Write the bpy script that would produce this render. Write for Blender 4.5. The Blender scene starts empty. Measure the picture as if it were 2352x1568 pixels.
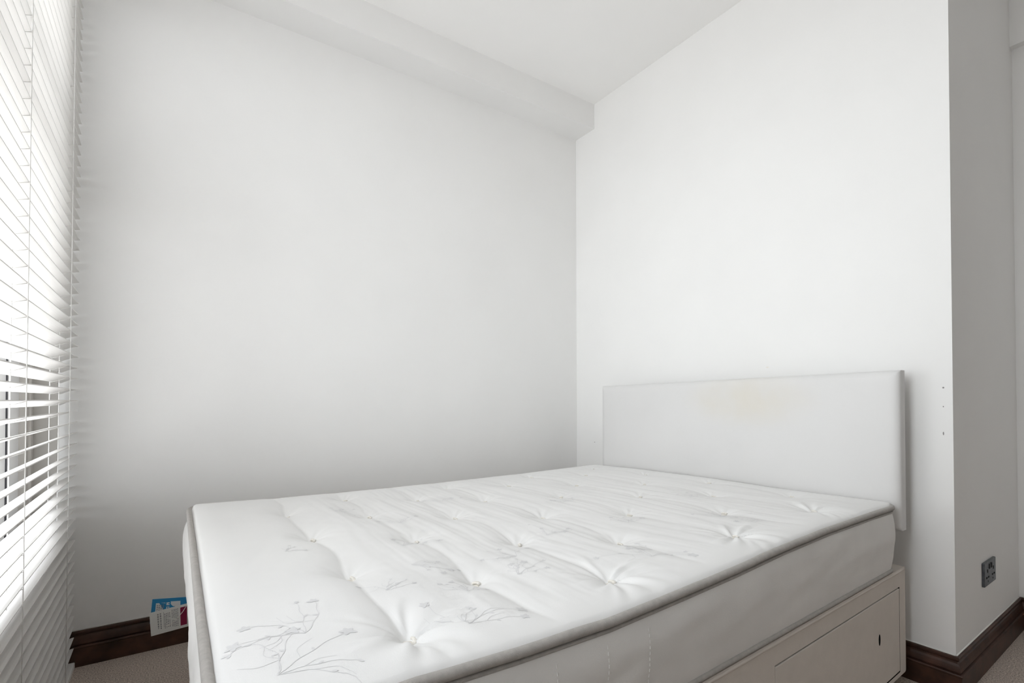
import bpy, bmesh, math, random
import numpy as np
from mathutils import Vector, Matrix, noise

random.seed(4)
S = bpy.context.scene
C = S.collection

# ------------------------------------------------------------------ camera
FPX, YAW, PITCH, ROLL, V0, CAMH = 1125.87, math.radians(34.3662), math.radians(.7075), math.radians(-.0596), 903.2, .917
Fh = Vector((math.sin(YAW), math.cos(YAW), 0)); Rr = Vector((math.cos(YAW), -math.sin(YAW), 0)); Uu = Vector((0, 0, 1))
Fw = Fh * math.cos(PITCH) + Uu * math.sin(PITCH); Up = Uu * math.cos(PITCH) - Fh * math.sin(PITCH)
R2 = Rr * math.cos(ROLL) + Up * math.sin(ROLL); U2 = Up * math.cos(ROLL) - Rr * math.sin(ROLL)
cam = bpy.data.cameras.new('camera'); cam.sensor_width = 36; cam.lens = FPX / 2352 * 36
cam.shift_y = (V0 - 784) / 2352; cam.clip_start = .02
co = bpy.data.objects.new('camera', cam); C.objects.link(co)
m3 = Matrix((R2, U2, -Fw)).transposed()
co.matrix_world = Matrix.Translation((0, 0, CAMH)) @ m3.to_4x4()
S.camera = co

# ------------------------------------------------------------------ world, light, exposure
S.view_settings.view_transform = 'Standard'; S.view_settings.look = 'None'
S.view_settings.exposure = 0.0; S.view_settings.gamma = 1.0; S.view_settings.use_curve_mapping = False
S.cycles.use_denoising = True
S.cycles.diffuse_bounces = 10; S.cycles.max_bounces = 16; S.cycles.transparent_max_bounces = 16
S.cycles.caustics_reflective = False; S.cycles.caustics_refractive = False
SKY = 13.4
w = bpy.data.worlds.new('overcast_sky'); S.world = w; w.use_nodes = True
nt = w.node_tree; nt.nodes.clear()
tc = nt.nodes.new('ShaderNodeTexCoord'); sx = nt.nodes.new('ShaderNodeSeparateXYZ'); mr = nt.nodes.new('ShaderNodeMapRange')
cr = nt.nodes.new('ShaderNodeValToRGB'); bg = nt.nodes.new('ShaderNodeBackground'); wo = nt.nodes.new('ShaderNodeOutputWorld')
mr.inputs[1].default_value = -1; mr.inputs[2].default_value = 1
nt.links.new(tc.outputs['Generated'], sx.inputs[0]); nt.links.new(sx.outputs['Z'], mr.inputs[0]); nt.links.new(mr.outputs[0], cr.inputs[0])
e = cr.color_ramp.elements
e[0].position = .42; e[0].color = (.50, .50, .50, 1)
e[1].position = .51; e[1].color = (.945, .975, 1, 1)
for pos_, c_ in ((.64, (.945, .975, 1, 1)), (.85, (.42, .43, .45, 1)), (1., (.34, .35, .37, 1))): e.new(pos_).color = c_
nt.links.new(cr.outputs[0], bg.inputs[0]); bg.inputs[1].default_value = SKY; nt.links.new(bg.outputs[0], wo.inputs[0])
WY0, WZ0, WZ1 = .92, .465, 2.40                  # window behind the blind (its far side meets the back wall), sill and head
V0Y, V1Y, V0Z = .15, .865, .85                             # unseen second window, added beside the camera for fill daylight
for (y0, y1, z0) in ((WY0, 2.24, WZ0), (V0Y, V1Y, V0Z)):       # portals only tell the renderer where daylight comes in
    pl = bpy.data.lights.new('window_portal', 'AREA'); pl.shape = 'RECTANGLE'; pl.size = y1 - y0; pl.size_y = WZ1 - z0; pl.cycles.is_portal = True
    po = bpy.data.objects.new('window_portal', pl); C.objects.link(po)
    po.location = (-.475, (y0 + y1) / 2, (z0 + WZ1) / 2); po.rotation_euler = (math.radians(90), 0, math.radians(-90))

# ------------------------------------------------------------------ materials
def mat(name, col, rough=.8, spec=.3, noise_scale=None, noise_amt=0., bump=None, bump_scale=200., metal=0., sheen=0.):
    m = bpy.data.materials.new(name); m.use_nodes = True; t = m.node_tree; b = t.nodes['Principled BSDF']
    b.inputs['Base Color'].default_value = (*col, 1); b.inputs['Roughness'].default_value = rough
    b.inputs['Specular IOR Level'].default_value = spec; b.inputs['Metallic'].default_value = metal
    if sheen: b.inputs['Sheen Weight'].default_value = sheen
    oc = t.nodes.new('ShaderNodeTexCoord')
    if noise_scale:
        n = t.nodes.new('ShaderNodeTexNoise'); n.inputs['Scale'].default_value = noise_scale; n.inputs['Detail'].default_value = 5
        t.links.new(oc.outputs['Object'], n.inputs['Vector'])
        r = t.nodes.new('ShaderNodeValToRGB'); a = noise_amt
        r.color_ramp.elements[0].position = .3; r.color_ramp.elements[1].position = .7
        r.color_ramp.elements[0].color = (*[max(0, c * (1 - a)) for c in col], 1)
        r.color_ramp.elements[1].color = (*[min(1, c * (1 + a)) for c in col], 1)
        t.links.new(n.outputs['Fac'], r.inputs[0]); t.links.new(r.outputs[0], b.inputs['Base Color'])
    if bump:
        n2 = t.nodes.new('ShaderNodeTexNoise'); n2.inputs['Scale'].default_value = bump_scale; n2.inputs['Detail'].default_value = 3
        t.links.new(oc.outputs['Object'], n2.inputs['Vector'])
        bp = t.nodes.new('ShaderNodeBump'); bp.inputs['Strength'].default_value = bump; bp.inputs['Distance'].default_value = .002
        t.links.new(n2.outputs['Fac'], bp.inputs['Height']); t.links.new(bp.outputs[0], b.inputs['Normal'])
    return m

M_wall = mat('white_wall_paint', (.835, .832, .823), .75, .25, 3., .012, .05, 120)
M_ceil = mat('white_ceiling_paint', (.90, .895, .885), .85, .2, 2., .012)
M_carpet = mat('taupe_carpet', (.48, .41, .36), 1., .05, 240., .5, 1., 380)
M_wood = mat('dark_stained_wood', (.055, .023, .014), .45, .4, 18., .5, .15, 60)
M_slat = mat('white_blind_slat', (.81, .795, .775), .45, .35)
M_cord = mat('white_blind_cord', (.80, .79, .77), .8, .2)
M_frame = mat('white_window_frame', (.80, .80, .80), .4, .4)
M_post_shade = mat('grey_box_frame_and_reveal_shade', (.52, .50, .47), .6, .3)  # grey of the box frame, also used as shade on the reveal
M_gasket = mat('dark_glazing_bar', (.05, .05, .06), .5, .3)
M_cloth = mat('white_damask_ticking', (.815, .815, .81), .75, .25, 6., .012, .12, 900, sheen=.1)
M_border = mat('white_mattress_border', (.80, .79, .775), .9, .2, 8., .03, .25, 700)
M_pipe = mat('taupe_piping_tape', (.455, .435, .412), .9, .2, 90., .08, .6, 900)
M_print = mat('pale_grey_flower_weave', (.72, .72, .725), .7, .25)
M_button = mat('cream_felt_tuft', (.80, .775, .72), .95, .1, 300., .08)
M_divan = mat('cream_divan_fabric', (.66, .61, .56), .9, .15, 30., .02, .4, 600)
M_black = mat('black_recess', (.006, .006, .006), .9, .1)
M_caster = mat('black_caster_plastic', (.02, .02, .02), .5, .4)
M_timber = mat('pale_timber_strut', (.45, .32, .2), .7, .2, 20., .2)
M_caulk = mat('white_sealant', (.80, .79, .76), .6, .3)
M_hole = mat('wall_hole_grey', (.30, .285, .28), .9, .1)
M_steel = mat('dark_steel_plate', (.10, .11, .12), .4, .5, 60., .3, metal=.6)
M_blue = mat('blue_card', (.03, .27, .55), .5, .4)
M_white = mat('white_card', (.83, .84, .83), .5, .4)
M_ink = mat('grey_ink', (.30, .31, .33), .7, .2)
M_maroon = mat('maroon_card', (.26, .008, .06), .5, .4)
M_string = mat('white_string', (.85, .82, .80), .8, .2)

# slats let a little daylight through
t = M_slat.node_tree; b = t.nodes['Principled BSDF']; tr = t.nodes.new('ShaderNodeBsdfTranslucent'); tr.inputs[0].default_value = (.9, .87, .82, 1)
mx = t.nodes.new('ShaderNodeMixShader'); mx.inputs[0].default_value = .03
t.links.new(b.outputs[0], mx.inputs[1]); t.links.new(tr.outputs[0], mx.inputs[2]); t.links.new(mx.outputs[0], t.nodes['Material Output'].inputs[0])
# clear pane
M_glass = bpy.data.materials.new('clear_window_glass'); M_glass.use_nodes = True; t = M_glass.node_tree; t.nodes.clear()
o_ = t.nodes.new('ShaderNodeOutputMaterial'); a_ = t.nodes.new('ShaderNodeBsdfTransparent'); g_ = t.nodes.new('ShaderNodeBsdfGlossy'); x_ = t.nodes.new('ShaderNodeMixShader')
g_.inputs['Roughness'].default_value = .02; a_.inputs[0].default_value = (.96, .965, .965, 1); x_.inputs[0].default_value = .06
t.links.new(a_.outputs[0], x_.inputs[1]); t.links.new(g_.outputs[0], x_.inputs[2]); t.links.new(x_.outputs[0], o_.inputs[0])
M_grey_glass = M_glass.copy(); M_grey_glass.name = 'window_glass_greyed_to_dim_daylight'  # copy tinted darker to dim the daylight reaching the blind
for n_ in M_grey_glass.node_tree.nodes:
    if n_.type == 'BSDF_TRANSPARENT': n_.inputs[0].default_value = (.80, .805, .81, 1)
# headboard leatherette with a faint yellow stain of its own
M_head = mat('white_padded_vinyl', (.69, .685, .68), .5, .35, 5., .012, .08, 500)
t = M_head.node_tree; b = t.nodes['Principled BSDF']; src = b.inputs['Base Color'].links[0].from_socket
ge = t.nodes.new('ShaderNodeTexCoord'); mp = t.nodes.new('ShaderNodeMapping'); mp.inputs['Location'].default_value = (0, -1.10 * 3.4, -.915 * 8.0)
mp.inputs['Scale'].default_value = (0.001, 3.4, 8.0)
nz = t.nodes.new('ShaderNodeTexNoise'); nz.inputs['Scale'].default_value = 9; mxv = t.nodes.new('ShaderNodeMix'); mxv.data_type = 'VECTOR'
ln = t.nodes.new('ShaderNodeVectorMath'); ln.operation = 'LENGTH'; rp = t.nodes.new('ShaderNodeMapRange'); rp.interpolation_type = 'SMOOTHSTEP'
rp.inputs[1].default_value = 1.1; rp.inputs[2].default_value = .1; rp.inputs[3].default_value = 0; rp.inputs[4].default_value = .75
mu = t.nodes.new('ShaderNodeMath'); mu.operation = 'MULTIPLY'; mc = t.nodes.new('ShaderNodeMix'); mc.data_type = 'RGBA'
t.links.new(ge.outputs['Object'], mp.inputs[0]); t.links.new(ge.outputs['Object'], nz.inputs['Vector'])
t.links.new(mp.outputs[0], ln.inputs[0]); t.links.new(ln.outputs['Value'], rp.inputs[0]); t.links.new(rp.outputs[0], mu.inputs[0]); t.links.new(nz.outputs['Fac'], mu.inputs[1])
t.links.new(mu.outputs[0], mc.inputs[0]); t.links.new(src, mc.inputs[6]); mc.inputs[7].default_value = (.66, .60, .47, 1); t.links.new(mc.outputs[2], b.inputs['Base Color'])

# ------------------------------------------------------------------ helpers
def link(name, bm, m, parent=None, smooth=False):
    me = bpy.data.meshes.new(name); bm.normal_update(); bm.to_mesh(me); bm.free()
    for q in (m if isinstance(m, (list, tuple)) else [m]): me.materials.append(q)
    if smooth:
        for p in me.polygons: p.use_smooth = True
    o = bpy.data.objects.new(name, me); C.objects.link(o)
    if parent is not None:
        o.parent = parent; o.matrix_parent_inverse = parent.matrix_basis.inverted()
    return o
def thing(name, label, cat, loc=(0, 0, 0), group=None):
    o = bpy.data.objects.new(name, None); C.objects.link(o); o.location = loc; o.empty_display_size = .1
    o['label'] = label; o['category'] = cat
    if group: o['group'] = group
    bpy.context.view_layer.update(); return o
def struct(name, bm, m, label=None, smooth=False):
    o = link(name, bm, m, None, smooth); o['kind'] = 'structure'
    if label: o['label'] = label
    return o
def box(bm, x0, x1, y0, y1, z0, z1, mi=0):
    v = [bm.verts.new(p) for p in ((x0, y0, z0), (x1, y0, z0), (x1, y1, z0), (x0, y1, z0), (x0, y0, z1), (x1, y0, z1), (x1, y1, z1), (x0, y1, z1))]
    fs = [bm.faces.new([v[i] for i in q]) for q in ((3, 2, 1, 0), (4, 5, 6, 7), (0, 1, 5, 4), (1, 2, 6, 5), (2, 3, 7, 6), (3, 0, 4, 7))]
    for f in fs: f.material_index = mi
    return fs
def prism(bm, poly, z0, z1):
    lo = [bm.verts.new((*p, z0)) for p in poly]; hi = [bm.verts.new((*p, z1)) for p in poly]; n = len(poly)
    bm.faces.new(lo[::-1]); bm.faces.new(hi)
    for i in range(n): bm.faces.new((lo[i], lo[(i + 1) % n], hi[(i + 1) % n], hi[i]))
def bevel(bm, w, seg=2):
    bmesh.ops.bevel(bm, geom=list(bm.edges), offset=w, segments=seg, profile=.6, affect='EDGES')
def tube(bm, pts, r, n=8, closed=False, flat=1.0):
    pts = [Vector(p) for p in pts]; rings = []; N = len(pts)
    for i, p in enumerate(pts):
        a = pts[(i - 1) % N] if (closed or i > 0) else p; b = pts[(i + 1) % N] if (closed or i < N - 1) else p
        d = (b - a).normalized(); s = d.cross(Vector((0, 0, 1)))
        s = Vector((1, 0, 0)) if s.length < 1e-4 else s.normalized()
        u = s.cross(d).normalized()
        rings.append([bm.verts.new(p + s * (r * math.cos(2 * math.pi * k / n)) + u * (r * flat * math.sin(2 * math.pi * k / n))) for k in range(n)])
    for i in range(N if closed else N - 1):
        A, B = rings[i], rings[(i + 1) % N]
        for k in range(n): bm.faces.new((A[k], A[(k + 1) % n], B[(k + 1) % n], B[k]))
    if not closed: bm.faces.new(rings[0][::-1]); bm.faces.new(rings[-1])
def interp(tab, x):
    return float(np.interp(x, [a for a, b in tab], [b for a, b in tab]))

# ------------------------------------------------------------------ room shell
XB, YAB, TA = 2.0034, 2.2337, math.tan(math.radians(-.6153))
ZBM, ZC, BD, YD, XE = 2.4955, 2.6383, .1602, .4872, 2.8165
XW = -.42            # inside face of the window plane
XCI = -.336          # inside face of the wall under the window
YF = -2.1            # wall behind the camera
def wa(x, off=0.): return YAB + (x - XB) * TA - off

bm = bmesh.new(); box(bm, -.60, 3.0, YF - .1, 2.45, -.06, 0); struct('floor', bm, M_carpet, 'brown taupe carpet floor')
bm = bmesh.new(); box(bm, -.60, 3.0, YF - .1, 2.45, ZC, ZC + .06); struct('ceiling', bm, M_ceil, 'plain white ceiling')
bm = bmesh.new(); prism(bm, [(-.56, wa(-.56)), (XB, wa(XB)), (XB, 2.42), (-.56, 2.42)], 0, ZC); struct('wall_back', bm, M_wall, 'large white wall beside the bed')
bm = bmesh.new(); prism(bm, [(-.40, wa(-.40, BD)), (XB, wa(XB, BD)), (XB, wa(XB)), (-.40, wa(-.40))], ZBM, ZC); struct('trim_1', bm, M_wall, 'white boxed beam along the top of the wall beside the bed')
bm = bmesh.new(); box(bm, XB, 2.93, YD, 2.42, 0, ZC); wall_right = struct('wall_right', bm, M_wall, 'white wall block behind the headboard')
bm = bmesh.new(); box(bm, XE, XE + .1, YF, YD, 0, ZC); struct('wall_recess', bm, M_wall, 'shaded white wall at the far right edge')
bm = bmesh.new(); box(bm, XE - .035, XE, YF, YD, 2.345, ZC); struct('trim_2', bm, M_wall, 'shallow boxed bulkhead at the top of the far right wall')
bm = bmesh.new(); box(bm, -.60, 3.0, YF - .1, YF, 0, ZC); struct('wall_front', bm, M_wall, 'white wall behind the camera')
bm = bmesh.new()
box(bm, -.56, XCI, WY0, wa(-.40), 0, WZ0 - .02)
box(bm, -.56, XCI, V1Y, WY0, 0, WZ1); box(bm, -.56, XCI, V0Y, V1Y, 0, V0Z - .02); box(bm, -.56, XCI, YF, V0Y, 0, WZ1)
box(bm, -.56, XCI, YF, wa(-.40), WZ1, ZBM); box(bm, -.56, XCI, YF, wa(-.40, BD), ZBM, ZC)
struct('wall_left', bm, M_wall, 'white wall around the window')
# nail holes and scuffs on the headboard wall
for (y, z, rw, rh) in ((.510, .953, .0026, .0026), (.511, .808, .0016, .0055), (.5105, .893, .0014, .0022), (2.08, .669, .004, .0016), (1.069, 1.048, .006, .003)):
    bm = bmesh.new(); vs = [bm.verts.new((XB - .0006, y + rw * math.cos(a * .5236), z + rh * math.sin(a * .5236))) for a in range(12)]
    v2 = [bm.verts.new((XB + .002, v.co.y, v.co.z)) for v in vs]
    bm.faces.new(vs[::-1])
    for k in range(12): bm.faces.new((vs[k], vs[(k + 1) % 12], v2[(k + 1) % 12], v2[k]))
    bmesh.ops.recalc_face_normals(bm, faces=bm.faces)
    link('nail_hole', bm, M_hole if z < 1 else M_button, wall_right)

# skirting boards, moulded profile (distance from wall, height)
PROF = [(0, .119), (.007, .119), (.010, .1165), (.0105, .112), (.009, .1075), (.005, .1045), (.005, .102), (.0085, .0985), (.0115, .092), (.0135, .084), (.0145, .0775),
        (.0145, .0745), (.011, .0725), (.011, .0705), (.0185, .0695), (.020, .067), (.020, .064), (.018, .0615), (.018, 0), (0, 0)]
def skirting(name, p0, p1, nrm, mitre0, mitre1, label):
    p0, p1, nrm = Vector((*p0, 0)), Vector((*p1, 0)), Vector((*nrm, 0)).normalized(); d = (p1 - p0).normalized()
    bm = bmesh.new(); A, B = [], []
    for o, z in PROF:
        A.append(bm.verts.new(p0 + nrm * o - d * (o * mitre0) + Vector((0, 0, z)))); B.append(bm.verts.new(p1 + nrm * o + d * (o * mitre1) + Vector((0, 0, z))))
    n = len(PROF)
    for i in range(n): bm.faces.new((A[i], A[(i + 1) % n], B[(i + 1) % n], B[i]))
    bm.faces.new(A[::-1]); bm.faces.new(B); bmesh.ops.recalc_face_normals(bm, faces=bm.faces)
    o = struct(name, bm, M_wood, label)
    bm = bmesh.new(); tube(bm, [p0 + nrm * .001 + Vector((0, 0, .1195)) + d * .002, p1 + nrm * .001 + Vector((0, 0, .1195)) - d * .002], .0022, 6)
    link('sealant_bead', bm, M_caulk, o, True)
    return o
skirting('baseboard_back', (XCI, wa(XCI)), (XB, wa(XB)), (TA, -1), 0, -1, 'dark wooden skirting board on the wall beside the bed')
skirting('baseboard_right', (XB, wa(XB) - .001), (XB, YD), (-1, 0), -1, 1, 'dark wooden skirting board behind the bed head')
skirting('baseboard_return', (XB, YD), (XE, YD), (0, -1), 1, -1, 'dark wooden skirting board below the socket')
skirting('baseboard_recess', (XE, YD), (XE, YF), (-1, 0), -1, 0, 'dark wooden skirting board on the far right wall')

# ------------------------------------------------------------------ window
def window(name, y0, y1, st0, st1, label, bars, transom, WZ0=WZ0):
    win = bpy.data.objects.new(name, None); C.objects.link(win); win['kind'] = 'structure'; win['label'] = label
    win.location = (-.40, (y0 + y1) / 2, WZ0); bpy.context.view_layer.update()
    bm = bmesh.new()
    for (a, b_, z0, z1) in ((y1 - st1, y1, WZ0, WZ1), (y0, y0 + st0, WZ0, WZ1), (y0 + st0, y1 - st1, WZ0, WZ0 + .06), (y0 + st0, y1 - st1, WZ1 - .06, WZ1)):
        box(bm, -.47, -.415, a, b_, z0, z1)
    if transom: box(bm, -.468, -.417, y0 + st0, y1 - st1, transom, transom + .07)
    link('window_frame', bm, M_frame, win)
    bm = bmesh.new(); box(bm, -.442, -.436, y0 + st0, y1 - st1, WZ0 + .06, WZ1 - .06); link('window_pane', bm, M_grey_glass if transom else M_glass, win)
    for yy in bars:
        bm = bmesh.new(); box(bm, -.418, -.413, yy - .006, yy + .006, WZ0 + .01, WZ1 - .01); link('sash_seal', bm, M_gasket, win)
    bm = bmesh.new(); box(bm, -.47, XCI + .004, y0, y1, WZ0 - .02, WZ0); link('window_sill', bm, M_frame, win)
    return win
FY1 = wa(-.45)
w1 = window('window_1', WY0, FY1, .07, .30, 'tall white framed window behind the blind', (2.035,), 1.60)
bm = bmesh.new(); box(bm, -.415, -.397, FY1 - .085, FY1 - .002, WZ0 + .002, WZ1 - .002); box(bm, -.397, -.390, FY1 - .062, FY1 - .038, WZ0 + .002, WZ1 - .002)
box(bm, -.3975, XCI, FY1 - .006, FY1 - .002, WZ0 + .002, WZ1 - .002)  # grey strip over the white wall reveal, standing in for shade there
link('box_frame_and_shade_strip', bm, M_post_shade, w1)
window('fill_window', V0Y, V1Y, .07, .07, 'unseen window added beside the blind to let in fill daylight', (), None, V0Z)

# ------------------------------------------------------------------ venetian blind
BA = Vector((-.2724, 1.4765, 0)); Bd = (Vector((-.2824, 2.240, 0)) - BA).normalized(); Bn = Vector((-Bd.y, Bd.x, 0))     # Bn points to the window
if Bn.x > 0: Bn = -Bn
def bp(y, back, z):                                   # a point of the blind: world y, depth behind the front edge, height
    return BA + Bd * ((y - BA.y) / Bd.y) + Bn * back + Vector((0, 0, z))
PIT, TILT, CH = .0369, math.radians(20), .046
Z_REF = 1.2496
n_lo = int((Z_REF - .04) / PIT); ZS = [Z_REF + PIT * k for k in range(-n_lo, 100) if Z_REF + PIT * k < 2.43]
BY0, BY1 = .90, 2.240
LADDERS = (2.058, 1.4765, .97)
bl = thing('venetian_blind', 'full height white venetian blind with tilted slats over the window', 'blind', (-.30, 1.53, 0))
def lean(z): return -.004 * (z - .9)
def slat_section(z, jit):
    pts = []
    for s in range(7):
        q = s / 6.0; a = q * CH; crown = .0032 * (1 - (2 * q - 1) ** 2)
        pts.append((a * math.cos(TILT + jit) - crown * math.sin(TILT), -a * math.sin(TILT + jit) + crown * math.cos(TILT)))
    low = [(x, zz - .0024) for x, zz in pts]
    return [(x + lean(z), zz + z) for x, zz in pts + low[::-1]]
bm = bmesh.new()
for z in ZS:
    sec = slat_section(z, random.uniform(-.012, .012)); ee = random.uniform(-.0025, .0025); lift = random.uniform(-.0006, .0006)
    A = [bm.verts.new(bp(BY0 + ee, x, zz + lift)) for x, zz in sec]; B = [bm.verts.new(bp(BY1 + ee, x, zz + lift)) for x, zz in sec]; n = len(sec)
    for i in range(n): bm.faces.new((A[i], A[(i + 1) % n], B[(i + 1) % n], B[i]))
    bm.faces.new(A[::-1]); bm.faces.new(B)
bmesh.ops.recalc_face_normals(bm, faces=bm.faces)
link('slats', bm, M_slat, bl)
DB = CH * math.cos(TILT)
for y in LADDERS:
    bm = bmesh.new()
    tube(bm, [bp(y, lean(z) - .0022, z) for z in (.03, .6, 1.2, 1.8, 2.45)], .0011, 6)
    tube(bm, [bp(y, lean(z) + DB + .0016, z) for z in (.03, .6, 1.2, 1.8, 2.45)], .0011, 6)
    for z in ZS:
        tube(bm, [bp(y, lean(z) - .002, z - .0035), bp(y, lean(z) + DB, z - .0035 - CH * math.sin(TILT))], .0008, 5)
    link('ladder_cord', bm, M_cord, bl, True)
    bm = bmesh.new(); tube(bm, [bp(y + .002, lean(z) + DB * .55, z) for z in (.03, 1.2, 2.45)], .0012, 6); link('lift_cord', bm, M_cord, bl, True)
bm = bmesh.new()
P = [bp(BY0, -.004, 0), bp(BY1, -.004, 0), bp(BY1, .050, 0), bp(BY0, .050, 0)]
prism(bm, [p.xy[:] for p in P], 2.435, 2.485); bmesh.ops.recalc_face_normals(bm, faces=bm.faces); bevel(bm, .003); link('headrail', bm, M_slat, bl)
bm = bmesh.new(); P = [bp(BY0, .0, 0), bp(BY1, .0, 0), bp(BY1, .046, 0), bp(BY0, .046, 0)]
prism(bm, [p.xy[:] for p in P], .001, .020); bmesh.ops.recalc_face_normals(bm, faces=bm.faces); bevel(bm, .003); link('bottom_rail', bm, M_slat, bl)

# ------------------------------------------------------------------ mattress
MX0, MX1 = .036, 1.872
def near_y(x): return .592 - .0223 * (1.885 - x)
def far_y(x): return 1.943 - .0075 * (1.885 - x)
NEAR = [(.0, .575), (.236, .577), (.315, .572), (.388, .568), (.571, .562), (.765, .566), (.938, .571), (1.136, .580), (1.368, .585), (1.655, .584), (1.885, .580)]
FAR = [(.0, .566), (.3, .556), (.64, .550), (1.03, .548), (1.38, .549), (1.885, .556)]
HEAD = [(.592, .579), (.75, .576), (.95, .572), (1.2, .574), (1.55, .569), (1.943, .556)]
FOOT = [(.55, .575), (1.0, .566), (1.4, .566), (1.93, .566)]
RC = .065
LX, LY = MX1 - MX0, 1.36
def plan(a, b):
    """flat mattress coordinates a in 0..LX, b in 0..LY (corners rounded) to world x, y"""
    ca = RC - a if a < RC else (a - (LX - RC) if a > LX - RC else 0); cb = RC - b if b < RC else (b - (LY - RC) if b > LY - RC else 0)
    if ca > 0 and cb > 0:
        p, q = ca / RC, cb / RC; p2, q2 = p * math.sqrt(1 - q * q / 2), q * math.sqrt(1 - p * p / 2)
        a = RC - p2 * RC if a < RC else LX - RC + p2 * RC; b = RC - q2 * RC if b < RC else LY - RC + q2 * RC
    x = MX0 + a; f = b / LY
    return x, near_y(x) * (1 - f) + far_y(x) * f
def edge_z(x, y):
    """height of the piping plane, blended from the four edges"""
    f = min(1, max(0, (y - near_y(x)) / (far_y(x) - near_y(x)))); g = min(1, max(0, (x - MX0) / LX))
    zn, zf, zh, zo = interp(NEAR, x), interp(FAR, x), interp(HEAD, y), interp(FOOT, y)
    c = (1 - g) * ((1 - f) * .575 + f * .566) + g * ((1 - f) * .579 + f * .556)
    return (1 - f) * zn + f * zf + (1 - g) * zo + g * zh - c
ROWX = [.283, .491, .698, .900, 1.118, 1.330, 1.540, 1.735]
TUFTS = []
for i, rx in enumerate(ROWX):
    for j in range(4):
        y = (.690 if i % 2 == 0 else .845) + .320 * j
        if y < 1.86: TUFTS.append((rx + random.uniform(-.008, .008), y + random.uniform(-.008, .008), i))
TUFTS[0] = (.283, .686, 0); TUFTS[1] = (.287, 1.002, 0); TUFTS[2] = (.283, 1.324, 0); TUFTS[3] = (.278, 1.646, 0)
TA_ = np.array([(a, b) for a, b, _ in TUFTS])
def sm(a, b, v):
    q = min(1, max(0, (v - a) / (b - a))); return q * q * (3 - 2 * q)
def fold_line(i, y):
    """x of the crease of row i at y: bows between its tufts"""
    ts = [t for t in TUFTS if t[2] == i]; xs = float(np.interp(y, [t[1] for t in ts], [t[0] for t in ts]))
    ph = (y - ts[0][1]) / .32
    return xs + (.012 if i else .016) * math.sin(math.pi * ph) ** 2 * (1 if (int(math.floor(ph)) + i) % 2 else -.35)
def quilt(x, y):
    """height of the tufted top above the piping plane"""
    de = min(x - MX0, MX1 - x, y - near_y(x), far_y(x) - y)
    q = min(1, max(0, de / .075)); h = .017 * math.sqrt(max(0, 1 - (1 - q) ** 2)) - .007 * (1 - sm(0, .014, de))
    inner = sm(.02, .12, de)
    h += .004 * inner * noise.noise((x * 4.1, y * 3.1, 1.7))
    # row creases
    for i, rx in enumerate(ROWX):
        if abs(x - rx) < .13:
            d = x - fold_line(i, y); amp = (.0165, .0105, .0085, .007, .005, .005, .004, .004)[i] * (.75 + .35 * noise.noise((y * 5, i * 7.3, 0)))
            s = abs(d) / (.030 if d < 0 else .045)
            h -= amp * math.exp(-s * 1.25) * sm(.0, .10, de)
    # tuft dimples with gathered folds
    dd = TA_ - (x, y); rr = np.hypot(dd[:, 0], dd[:, 1]); k = int(rr.argmin()); r = float(rr[k]); row = TUFTS[k][2]
    h -= .021 * math.exp(-(r / .034) ** 1.15) * (1 if row < 4 else .7)
    if r < .2:
        th = math.atan2(y - TA_[k, 1], x - TA_[k, 0]); near = TA_[k, 1] < .80
        f = math.exp(-((r - .022) / (.055 if near else .04)) ** 2) * sm(.004, .02, r)
        tw = noise.noise((th * 1.3, k * 3.1, 0)); side = .35 + .65 * max(0, math.cos(th - (.2 if near else .6))) + (.5 if near and th < -.4 else 0)
        h += (.0040 if near else .0013) * f * side * math.cos(9 * th + 3.0 * tw + k)
        if near: h += .0016 * math.exp(-((r - .07) / .05) ** 2) * side * math.cos(13 * th + 4 * tw + r * 25)
    # long pulls across the width, everywhere but the smooth foot panel
    wv = sm(.30, .42, x) * inner
    if wv > 0:
        xx = x + .03 * noise.noise((x * 3, y * 2.2, 5.))
        h += wv * (.0022 * noise.noise((xx * 22, y * 3.2, 2.)) + .0008 * noise.noise((xx * 55, y * 5, 9.)) + .0004 * noise.noise((xx * 95, y * 9, 4.)))
    h += .0006 * inner * noise.noise((x * 30, y * 28, 8.))
    return h
def top_z(x, y): return edge_z(x, y) + quilt(x, y)

mat_root = thing('mattress', 'white button tufted double mattress with grey piped edge lying on the bed base', 'mattress', (.96, 1.26, .384))
NA, NB = 460, 330
def gridv(n, L, dens=.6):                               # a little denser towards the camera
    return [L * (i / n) for i in range(n + 1)]
bm = bmesh.new(); vv = []
for a in gridv(NA, LX):
    row = []
    for b_ in gridv(NB, LY):
        x, y = plan(a, b_); row.append(bm.verts.new((x, y, top_z(x, y))))
    vv.append(row)
for i in range(NA):
    for j in range(NB): bm.faces.new((vv[i][j], vv[i + 1][j], vv[i + 1][j + 1], vv[i][j + 1]))
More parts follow.
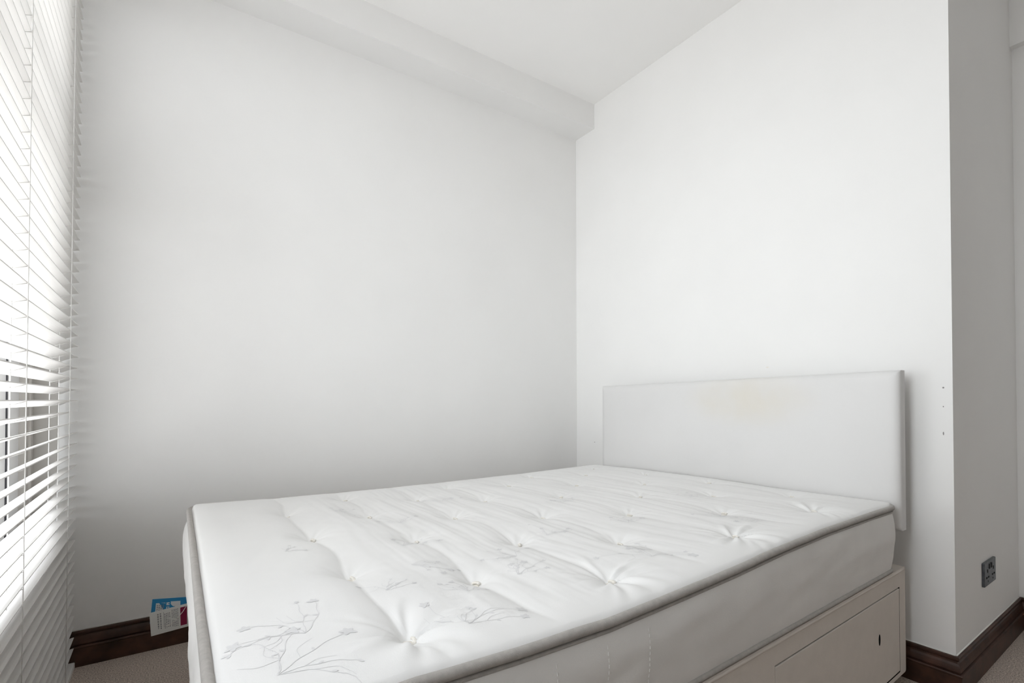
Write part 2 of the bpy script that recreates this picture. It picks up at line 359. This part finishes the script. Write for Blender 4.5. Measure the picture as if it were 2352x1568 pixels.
# woven flower sprigs: thin leaves, stems and petals laid on the ticking
def ribbon(pts, w0, w1):
    L = len(pts); prev = None
    for i in range(L):
        p = Vector(pts[i]); d = (Vector(pts[min(L - 1, i + 1)]) - Vector(pts[max(0, i - 1)])).normalized(); nrm = Vector((-d.y, d.x)); w = w0 + (w1 - w0) * i / (L - 1)
        a, c = p + nrm * w, p - nrm * w
        cur = (bm.verts.new((a.x, a.y, top_z(a.x, a.y) + .0005)), bm.verts.new((c.x, c.y, top_z(c.x, c.y) + .0005)))
        if prev: f = bm.faces.new((prev[0], prev[1], cur[1], cur[0])); f.material_index = 1
        prev = cur
def petal(cx, cy, ang, l, wd):
    n = 10; c, s = math.cos(ang), math.sin(ang); vs = []
    for k in range(n):
        t_ = 2 * math.pi * k / n; u = l * (.5 + .5 * math.cos(t_)); v = wd * math.sin(t_) * (1 - .35 * math.cos(t_))
        px, py = cx + u * c - v * s, cy + u * s + v * c; vs.append(bm.verts.new((px, py, top_z(px, py) + .0005)))
    f = bm.faces.new(vs); f.material_index = 1
def flower(cx, cy, sc, ang):
    for k in range(5): petal(cx, cy, ang + k * 1.2566 + random.uniform(-.3, .3), random.uniform(.007, .012) * sc, .0030 * sc)
def curl(x, y, ang, bend, ln, n=12):
    pts = [(x, y)]
    for i in range(n):
        ang += bend / n + .25 * math.sin(i * 1.3); x += ln / n * math.cos(ang); y += ln / n * math.sin(ang); pts.append((x, y))
    return pts, ang
def sprig(cx, cy, ang, sc, seed, stems=5):
    st = random.getstate(); random.seed(seed)
    for k in range(stems):
        a0 = ang + (k - stems / 2) * .42 + random.uniform(-.2, .2); ln = sc * random.uniform(.06, .12)
        pts, a1 = curl(cx, cy, a0, random.uniform(-1.4, 1.4), ln); ribbon(pts, .0006, .0004)
        ex, ey = pts[-1]
        if k % 2 == 0: flower(ex, ey, sc * random.uniform(.8, 1.2), a1)
        else:
            for q in range(2): petal(ex, ey, a1 + random.uniform(-.8, .8), .009 * sc, .0022 * sc)
        mx_, my_ = pts[6]; petal(mx_, my_, a1 + random.choice((-1, 1)) * 1.0, .008 * sc, .0020 * sc)
        p2, a2 = curl(*pts[4], a1 + 1.1, -1.5, ln * .45, 8); ribbon(p2, .0005, .0003)
    random.setstate(st)
SPRIGS = [(.150, .735, 1.9, 1.15, 1), (.100, .640, .6, 1.1, 2), (.36, .640, 1.0, 1.0, 3), (.43, .770, 1.3, .7, 4), (.405, .965, -.4, .85, 5), (.44, 1.10, .8, .9, 6),
          (.56, .800, .5, .95, 7), (.62, .890, 2.2, .7, 8), (.84, .700, .9, 1.15, 9), (.885, .735, 2.0, .8, 10), (.78, .985, .3, .85, 11), (.52, 1.32, 1.2, .8, 12), (.20, 1.19, .4, .45, 13),
          (1.02, .93, 1.0, .8, 14), (1.25, .80, .7, .9, 15), (1.08, 1.22, 2.0, .8, 16), (.40, 1.55, .5, .7, 17), (.75, 1.52, 1.4, .8, 18), (1.42, 1.02, .4, .8, 19), (1.30, .70, 2.1, .8, 20), (.31, .85, .9, .55, 21)]
for s_ in SPRIGS: sprig(*s_)
link('top_panel', bm, [M_cloth, M_print], mat_root, True)

# perimeter of the mattress
def perim(n_long=260, n_short=190, n_c=14):
    out = []
    def seg(a0, b0, a1, b1, n):
        for i in range(n): out.append((a0 + (a1 - a0) * i / n, b0 + (b1 - b0) * i / n))
    seg(RC, 0, LX - RC, 0, n_long); seg(LX - RC, 0, LX, 0, n_c); seg(LX, 0, LX, RC, n_c)
    seg(LX, RC, LX, LY - RC, n_short); seg(LX, LY - RC, LX, LY, n_c); seg(LX, LY, LX - RC, LY, n_c)
    seg(LX - RC, LY, RC, LY, n_long); seg(RC, LY, 0, LY, n_c); seg(0, LY, 0, LY - RC, n_c)
    seg(0, LY - RC, 0, RC, n_short); seg(0, RC, 0, 0, n_c); seg(0, 0, RC, 0, n_c)
    pts = [Vector(plan(a, b)) for a, b in out]; res = []
    N = len(pts)
    for i in range(N):
        d = (pts[(i + 1) % N] - pts[i - 1]).normalized(); nrm = Vector((d.y, -d.x)); res.append((pts[i], nrm))
    return res
PER = perim()
ZB = .384
def border_pt(p, nrm, q):
    """q = 0 at the piping, 1 at the bottom"""
    zt = edge_z(p.x, p.y) - .004; z = zt + (ZB - zt) * q
    foot = max(0, -nrm.x); side = max(0, -nrm.y); head = max(0, nrm.x)
    bulge = (.006 + .013 * foot + .007 * side - .004 * head) * math.sin(math.pi * min(1, q * 1.02) ** (1 - .3 * side)) ** .8
    wv = math.sin(math.pi * q)
    s = p.x if abs(nrm.y) > .5 else p.y
    wr = (1 + 1.6 * side) * (.0060 * noise.noise((s * 2.3 + q * 1.2, q * 2.6, 3.)) + .0030 * noise.noise((s * 6.5 + q * 2.5, q * 5, 7.)) + .0012 * noise.noise((s * 24, q * 4, 1.))) * wv * (.25 if head else 1)
    wr += foot * .0025 * noise.noise((s * 3, q * 9, 2.)) * wv
    o = -.003 + bulge + wr
    return Vector((p.x + nrm.x * o, p.y + nrm.y * o, z))
bm = bmesh.new(); NQ = 28; rings = [[bm.verts.new(border_pt(p, n_, q / NQ)) for q in range(NQ + 1)] for p, n_ in PER]; N = len(PER)
for i in range(N):
    for q in range(NQ): bm.faces.new((rings[i][q], rings[(i + 1) % N][q], rings[(i + 1) % N][q + 1], rings[i][q + 1]))
bm.faces.new([r[-1] for r in rings][::-1])
bmesh.ops.recalc_face_normals(bm, faces=bm.faces)
link('side_border', bm, M_border, mat_root, True)
bm = bmesh.new(); tube(bm, [(p.x + n_.x * .002, p.y + n_.y * .002, edge_z(p.x, p.y) + .0012 * noise.noise((p.x * 9, p.y * 9, 0))) for p, n_ in PER], .0075, 10, True, 1.05)
tube(bm, [(p.x + n_.x * .002, p.y + n_.y * .002, edge_z(p.x, p.y) - .0125) for p, n_ in PER], .0035, 8, True)
pt = link('top_piping', bm, M_pipe, mat_root, True); pt['label'] = 'grey piped seam around the top edge'
bm = bmesh.new(); tube(bm, [(p.x - n_.x * .001, p.y - n_.y * .001, ZB + .006) for p, n_ in PER], .0055, 8, True)
link('bottom_piping', bm, M_pipe, mat_root, True)
# faint vertical stitch rows on the near side
for sx in (.378, .455, .560, .66):
    bm = bmesh.new()
    p, n_ = min(PER, key=lambda t_: abs(t_[0].x - sx) + (10 if t_[1].y > -.9 else 0))
    for k in range(14):
        q0 = .16 + k * .055; a, c = border_pt(p, n_, q0), border_pt(p, n_, q0 + .028); off = Vector((0, -.0006, 0)); tube(bm, [a + off, c + off], .0007, 5)
    link('stitch_row', bm, M_border, mat_root)
# buttons
bm = bmesh.new()
for k in range(3):
    pass
def tuft_mesh():
    bm = bmesh.new()
    bmesh.ops.create_uvsphere(bm, u_segments=20, v_segments=10, radius=1)
    for v in bm.verts: v.co = Vector((v.co.x * .0125, v.co.y * .0095, v.co.z * .0035))
    d = bm.copy() if False else None
    pts = [(.004 * math.cos(a) + .006, -.010 * math.sin(a) * 1.0, .004 + .0018 * math.cos(a)) for a in np.linspace(-1.3, 1.3, 9)]
    tube(bm, pts, .0034, 8, False, .7)
    me = bpy.data.meshes.new('tuft'); bm.to_mesh(me); bm.free(); me.materials.append(M_button)
    for p in me.polygons: p.use_smooth = True
    return me
bm.free(); TM = tuft_mesh()
for k, (x, y, i) in enumerate(TUFTS):
    o = bpy.data.objects.new('tuft', TM); C.objects.link(o); o.parent = mat_root; o.matrix_parent_inverse = mat_root.matrix_basis.inverted()
    sc_ = 1.0 if i < 3 else .8
    o.location = (x, y, top_z(x, y) + .0035); o.rotation_euler = (random.uniform(-.25, .25), random.uniform(-.3, .1), random.uniform(-.5, .5)); o.scale = (sc_,) * 3

# ------------------------------------------------------------------ divan base
BX0, BX1, BZ0, BZ1 = .055, 1.930, .048, .382
dv = thing('divan_base', 'cream fabric divan bed base with a side drawer under the mattress', 'bed base', (.99, 1.26, 0))
def by_near(x): return near_y(x) - .001
DX0, DX1, DZ0, DZ1 = 1.095, 1.878, .062, .3275        # drawer front
bm = bmesh.new()
def q4(*ps): return bm.faces.new([bm.verts.new(p) for p in ps])
def np_(x, z, dep=0.): return (x, by_near(x) + dep, z)
xs = [BX0, DX0, DX1, BX1]; zs = [BZ0, DZ0, DZ1, BZ1]
for i in range(3):
    for j in range(3):
        if i == 1 and j == 1: continue
        q4(np_(xs[i], zs[j]), np_(xs[i + 1], zs[j]), np_(xs[i + 1], zs[j + 1]), np_(xs[i], zs[j + 1]))
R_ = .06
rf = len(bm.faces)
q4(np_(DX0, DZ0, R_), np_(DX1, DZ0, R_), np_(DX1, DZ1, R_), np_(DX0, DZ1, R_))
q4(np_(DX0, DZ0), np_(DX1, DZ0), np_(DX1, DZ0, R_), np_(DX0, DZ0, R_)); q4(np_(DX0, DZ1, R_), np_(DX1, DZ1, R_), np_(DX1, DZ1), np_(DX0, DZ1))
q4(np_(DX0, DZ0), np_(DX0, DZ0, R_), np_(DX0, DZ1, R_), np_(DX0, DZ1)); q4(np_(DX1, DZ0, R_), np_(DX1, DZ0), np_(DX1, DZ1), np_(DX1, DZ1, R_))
for f_ in list(bm.faces)[rf:]: f_.material_index = 1  # recess faces coloured black, as the shade inside the drawer gap
fy = lambda x: far_y(x) - .005
q4((BX0, fy(BX0), BZ0), (BX0, by_near(BX0), BZ0), (BX0, by_near(BX0), BZ1), (BX0, fy(BX0), BZ1)); q4((BX1, by_near(BX1), BZ0), (BX1, fy(BX1), BZ0), (BX1, fy(BX1), BZ1), (BX1, by_near(BX1), BZ1))
q4((BX1, fy(BX1), BZ0), (BX0, fy(BX0), BZ0), (BX0, fy(BX0), BZ1), (BX1, fy(BX1), BZ1))
q4(np_(BX0, BZ1), np_(BX1, BZ1), (BX1, fy(BX1), BZ1), (BX0, fy(BX0), BZ1)); q4((BX0, fy(BX0), BZ0), (BX1, fy(BX1), BZ0), np_(BX1, BZ0), np_(BX0, BZ0))
bmesh.ops.remove_doubles(bm, verts=bm.verts, dist=1e-5); bmesh.ops.recalc_face_normals(bm, faces=bm.faces)
ed = [e_ for e_ in bm.edges if all((abs(v.co.x - BX0) < 1e-4 or abs(v.co.x - BX1) < 1e-4 or abs(v.co.z - BZ1) < 1e-4 or abs(v.co.z - BZ0) < 1e-4) for v in e_.verts) and len(e_.link_faces) == 2 and e_.calc_face_angle(0) > .5]
bmesh.ops.bevel(bm, geom=ed, offset=.007, segments=3, profile=.5, affect='EDGES')
link('base_box', bm, [M_divan, M_black], dv)
# piped top edge of the base
bm = bmesh.new(); tube(bm, [(BX0 + .004, fy(BX0), BZ1 - .007), (BX0 + .002, by_near(BX0) + .004, BZ1 - .007)] + [(x, by_near(x) + .002 + .0012 * noise.noise((x * 14, 0, 0)), BZ1 - .007) for x in np.linspace(BX0 + .01, BX1 - .008, 60)], .005, 8)
link('top_edge_seam', bm, M_divan, dv, True)
g = .0032
bm = bmesh.new(); box(bm, DX0 + .0008, DX1 - .0015, 0, .022, DZ0 + g, DZ1 - .0042); bevel(bm, .0035, 3)
for v in bm.verts: v.co.y += by_near(v.co.x) - .0005
dr = link('drawer', bm, M_divan, dv)
HX, HZ = 1.707, .210
bm = bmesh.new(); ring = []
for k in range(20):
    a = 2 * math.pi * k / 20; ring.append((HX + .0062 * math.cos(a), HZ + .0165 * math.sin(a)))
yo = by_near(HX) - .0012
A = [bm.verts.new((x, yo, z)) for x, z in ring]; B = [bm.verts.new((x, yo + .012, z)) for x, z in ring]
bm.faces.new(A)
for k in range(20): bm.faces.new((A[k], B[k], B[(k + 1) % 20], A[(k + 1) % 20]))
bmesh.ops.recalc_face_normals(bm, faces=bm.faces)
ho = link('handle_slot', bm, M_black, dr); ho['label'] = 'black upright slot where a handle would sit'
# castors
for (cx, cy) in ((1.80, .70), (1.80, 1.82), (.20, .66), (.20, 1.80)):
    bm = bmesh.new()
    for off in (-.011, .011):
        bmesh.ops.create_cone(bm, cap_ends=True, segments=24, radius1=.022, radius2=.022, depth=.014, matrix=Matrix.Translation((cx, cy + off, .022)) @ Matrix.Rotation(math.pi / 2, 4, 'X'))
    box(bm, cx - .012, cx + .012, cy - .004, cy + .004, .018, .049)
    link('caster', bm, M_caster, dv)

# ------------------------------------------------------------------ headboard
hb = thing('headboard', 'low white padded headboard with a faint yellow stain behind the mattress', 'headboard', (1.909, 1.25, .5))
HY0, HY1, HX0, HX1, HB = .588, 1.906, 1.884, 1.932, .499
def h_top(y): return 1.009 + (.987 - 1.009) * (y - HY0) / (HY1 - HY0)
bm = bmesh.new(); NYh, NZh = 60, 24
def face_depth(y, z):
    d = min(y - HY0, HY1 - y, z - HB, h_top(y) - z); q = min(1, max(0, d / .028))
    return .016 * (1 - math.sqrt(max(0, 1 - (1 - q) ** 2))) - .003 * sm(.0, .25, d)
ys = [HY0 + (HY1 - HY0) * (.5 - .5 * math.cos(math.pi * i / NYh)) for i in range(NYh + 1)]; zf_ = [(.5 - .5 * math.cos(math.pi * i / NZh)) for i in range(NZh + 1)]
fr = []
for y in ys:
    fr.append([bm.verts.new((HX0 + face_depth(y, HB + (h_top(y) - HB) * z), y, HB + (h_top(y) - HB) * z)) for z in zf_])
for i in range(NYh):
    for j in range(NZh): bm.faces.new((fr[i][j], fr[i][j + 1], fr[i + 1][j + 1], fr[i + 1][j]))
loop = [fr[i][0] for i in range(NYh + 1)] + [fr[NYh][j] for j in range(1, NZh + 1)] + [fr[i][NZh] for i in range(NYh - 1, -1, -1)] + [fr[0][j] for j in range(NZh - 1, 0, -1)]
bk = [bm.verts.new((HX1, v.co.y, v.co.z)) for v in loop]; n = len(loop)
for i in range(n): bm.faces.new((loop[i], loop[(i + 1) % n], bk[(i + 1) % n], bk[i]))
bm.faces.new(bk); bmesh.ops.recalc_face_normals(bm, faces=bm.faces)
pn = link('padded_panel', bm, M_head, hb)
for p in pn.data.polygons: p.use_smooth = len(p.vertices) == 4 and p.normal.x < -.2
for y in (.86, 1.62):
    bm = bmesh.new(); box(bm, HX1, HX1 + .022, y - .03, y + .03, .09, .85); bevel(bm, .002, 1); link('strut', bm, M_timber, hb)

# ------------------------------------------------------------------ tags hanging at the foot of the mattress
def quad_pt(P, u, v):                                   # P = four corners: top left, top right, bottom right, bottom left
    a = Vector(P[0]) * (1 - u) + Vector(P[1]) * u; b = Vector(P[3]) * (1 - u) + Vector(P[2]) * u
    return a * (1 - v) + b * v
def card(P, th, m, name, parent):
    bm = bmesh.new(); q = [quad_pt(P, u, v) for u, v in ((0, 0), (1, 0), (1, 1), (0, 1))]; nrm = (q[1] - q[0]).cross(q[3] - q[0]).normalized()
    A = [bm.verts.new(p) for p in q]; B = [bm.verts.new(p + nrm * th) for p in q]
    bm.faces.new(A); bm.faces.new(B[::-1])
    for k in range(4): bm.faces.new((A[k], B[k], B[(k + 1) % 4], A[(k + 1) % 4]))
    bmesh.ops.recalc_face_normals(bm, faces=bm.faces)
    return link(name, bm, m, parent)
def patches(P, rects, m, name, parent, lift=.0006):
    bm = bmesh.new(); q = [quad_pt(P, u, v) for u, v in ((0, 0), (1, 0), (0, 1))]; nrm = (q[1] - q[0]).cross(q[2] - q[0]).normalized()
    if nrm.y > 0: nrm = -nrm
    for (u0, u1, v0, v1) in rects: bm.faces.new([bm.verts.new(quad_pt(P, u, v) + nrm * lift) for u, v in ((u0, v0), (u1, v0), (u1, v1), (u0, v1))])
    bmesh.ops.recalc_face_normals(bm, faces=bm.faces)
    return link(name, bm, m, parent)
def at_y(u, v, y):
    d = Fw + R2 * ((u - 1176) / FPX) + U2 * ((V0 - v) / FPX); t_ = y / d.y; return Vector((d.x * t_, y, CAMH + d.z * t_))
def text_rows(u0, u1, v0, v1, cols, rnd):
    """columns of small upright print"""
    out = []; random.seed(rnd)
    for c_ in range(cols):
        a = u0 + (u1 - u0) * c_ / cols; b_ = a + (u1 - u0) / cols * .5; v = v0
        while v < v1 - .02:
            l = random.uniform(.03, .09); out.append((a, b_, v, min(v1, v + l))); v += l + .025
    return out
ZT = ZB
bt = thing('hang_tag', 'blue edged care tag hanging behind the white label at the mattress foot', 'tag', tuple(at_y(385, 1373, 1.875)))
P = [at_y(350, 1376, 1.875), at_y(450, 1369, 1.865), at_y(450, 1428, 1.865), at_y(344, 1432, 1.880)]
card(P, .0008, M_blue, 'card', bt)
patches(P, [(.09, .30, .17, .98), (.42, .64, .13, .98)], M_white, 'print_panel', bt)
patches(P, text_rows(.115, .29, .24, .95, 4, 3), M_ink, 'print', bt, .0012)
patches(P, [(.325, .395, .16, .20), (.325, .395, .23, .27), (.33, .36, .2, .23), (.325, .395, .33, .36), (.325, .395, .40, .43), (.33, .345, .36, .40), (.375, .39, .36, .40)], M_white, 'lettering', bt, .0012)
bm = bmesh.new(); tube(bm, [quad_pt(P, .95, .1), quad_pt(P, .97, -.3) + Vector((0, -.004, .01)), Vector((.040, 1.85, .388))], .0009, 6); link('string', bm, M_string, bt, True)
wt = thing('hang_tag', 'white printed label with a maroon corner hanging at the mattress foot', 'tag', tuple(at_y(385, 1400, 1.845)))
P = [at_y(343, 1408, 1.850), at_y(450, 1380, 1.832), at_y(450, 1433, 1.836), at_y(347, 1461, 1.856)]
card(P, .0008, M_white, 'card', wt)
patches(P, text_rows(.16, .27, .12, .80, 2, 5) + text_rows(.31, .45, .18, .82, 4, 6) + text_rows(.47, .62, .1, .85, 5, 7) + [(.29, .297, .1, .75)], M_ink, 'print', wt)
patches(P, [(.655, .80, .10, .88)], M_maroon, 'maroon_corner', wt)
bm = bmesh.new(); a0 = at_y(383, 1437, 1.838); tube(bm, [a0, at_y(392, 1434, 1.836), at_y(405, 1422, 1.834), at_y(420, 1404, 1.832), at_y(432, 1385, 1.832), Vector((.040, 1.83, .388))], .0010, 6)
link('string', bm, M_string, wt, True)

# ------------------------------------------------------------------ wall socket on the return wall
SX0, SX1, SZ0, SZ1 = 2.292, 2.434, .269, .351
ws = thing('wall_socket', 'dark metal double socket on the shaded wall above the skirting', 'socket', ((SX0 + SX1) / 2, YD, (SZ0 + SZ1) / 2))
bm = bmesh.new(); box(bm, SX0, SX1, YD - .008, YD, SZ0, SZ1); bevel(bm, .0025, 2); link('plate', bm, M_steel, ws)
cx = (SX0 + SX1) / 2; cz = (SZ0 + SZ1) / 2
for s in (-1, 1):
    bm = bmesh.new(); ox = cx + s * .036
    for (dx, dz, w_, h_) in ((0, .010, .0028, .0055), (-.011, -.012, .005, .0028), (.011, -.012, .005, .0028)):
        box(bm, ox + dx - w_, ox + dx + w_, YD - .0088, YD - .0075, cz + dz - h_, cz + dz + h_)
    link('pin_hole', bm, M_black, ws)
    bm = bmesh.new(); ox = cx + s * .012; box(bm, ox - .006, ox + .006, YD - .0105, YD - .0075, cz + .014, cz + .032); bevel(bm, .001, 1); link('rocker_switch', bm, M_caster, ws)
    bm = bmesh.new(); bmesh.ops.create_cone(bm, cap_ends=True, segments=12, radius1=.003, radius2=.003, depth=.002, matrix=Matrix.Translation((cx + s * .030, YD - .0085, cz - .026)) @ Matrix.Rotation(math.pi / 2, 4, 'X')); link('screw', bm, M_steel, ws)
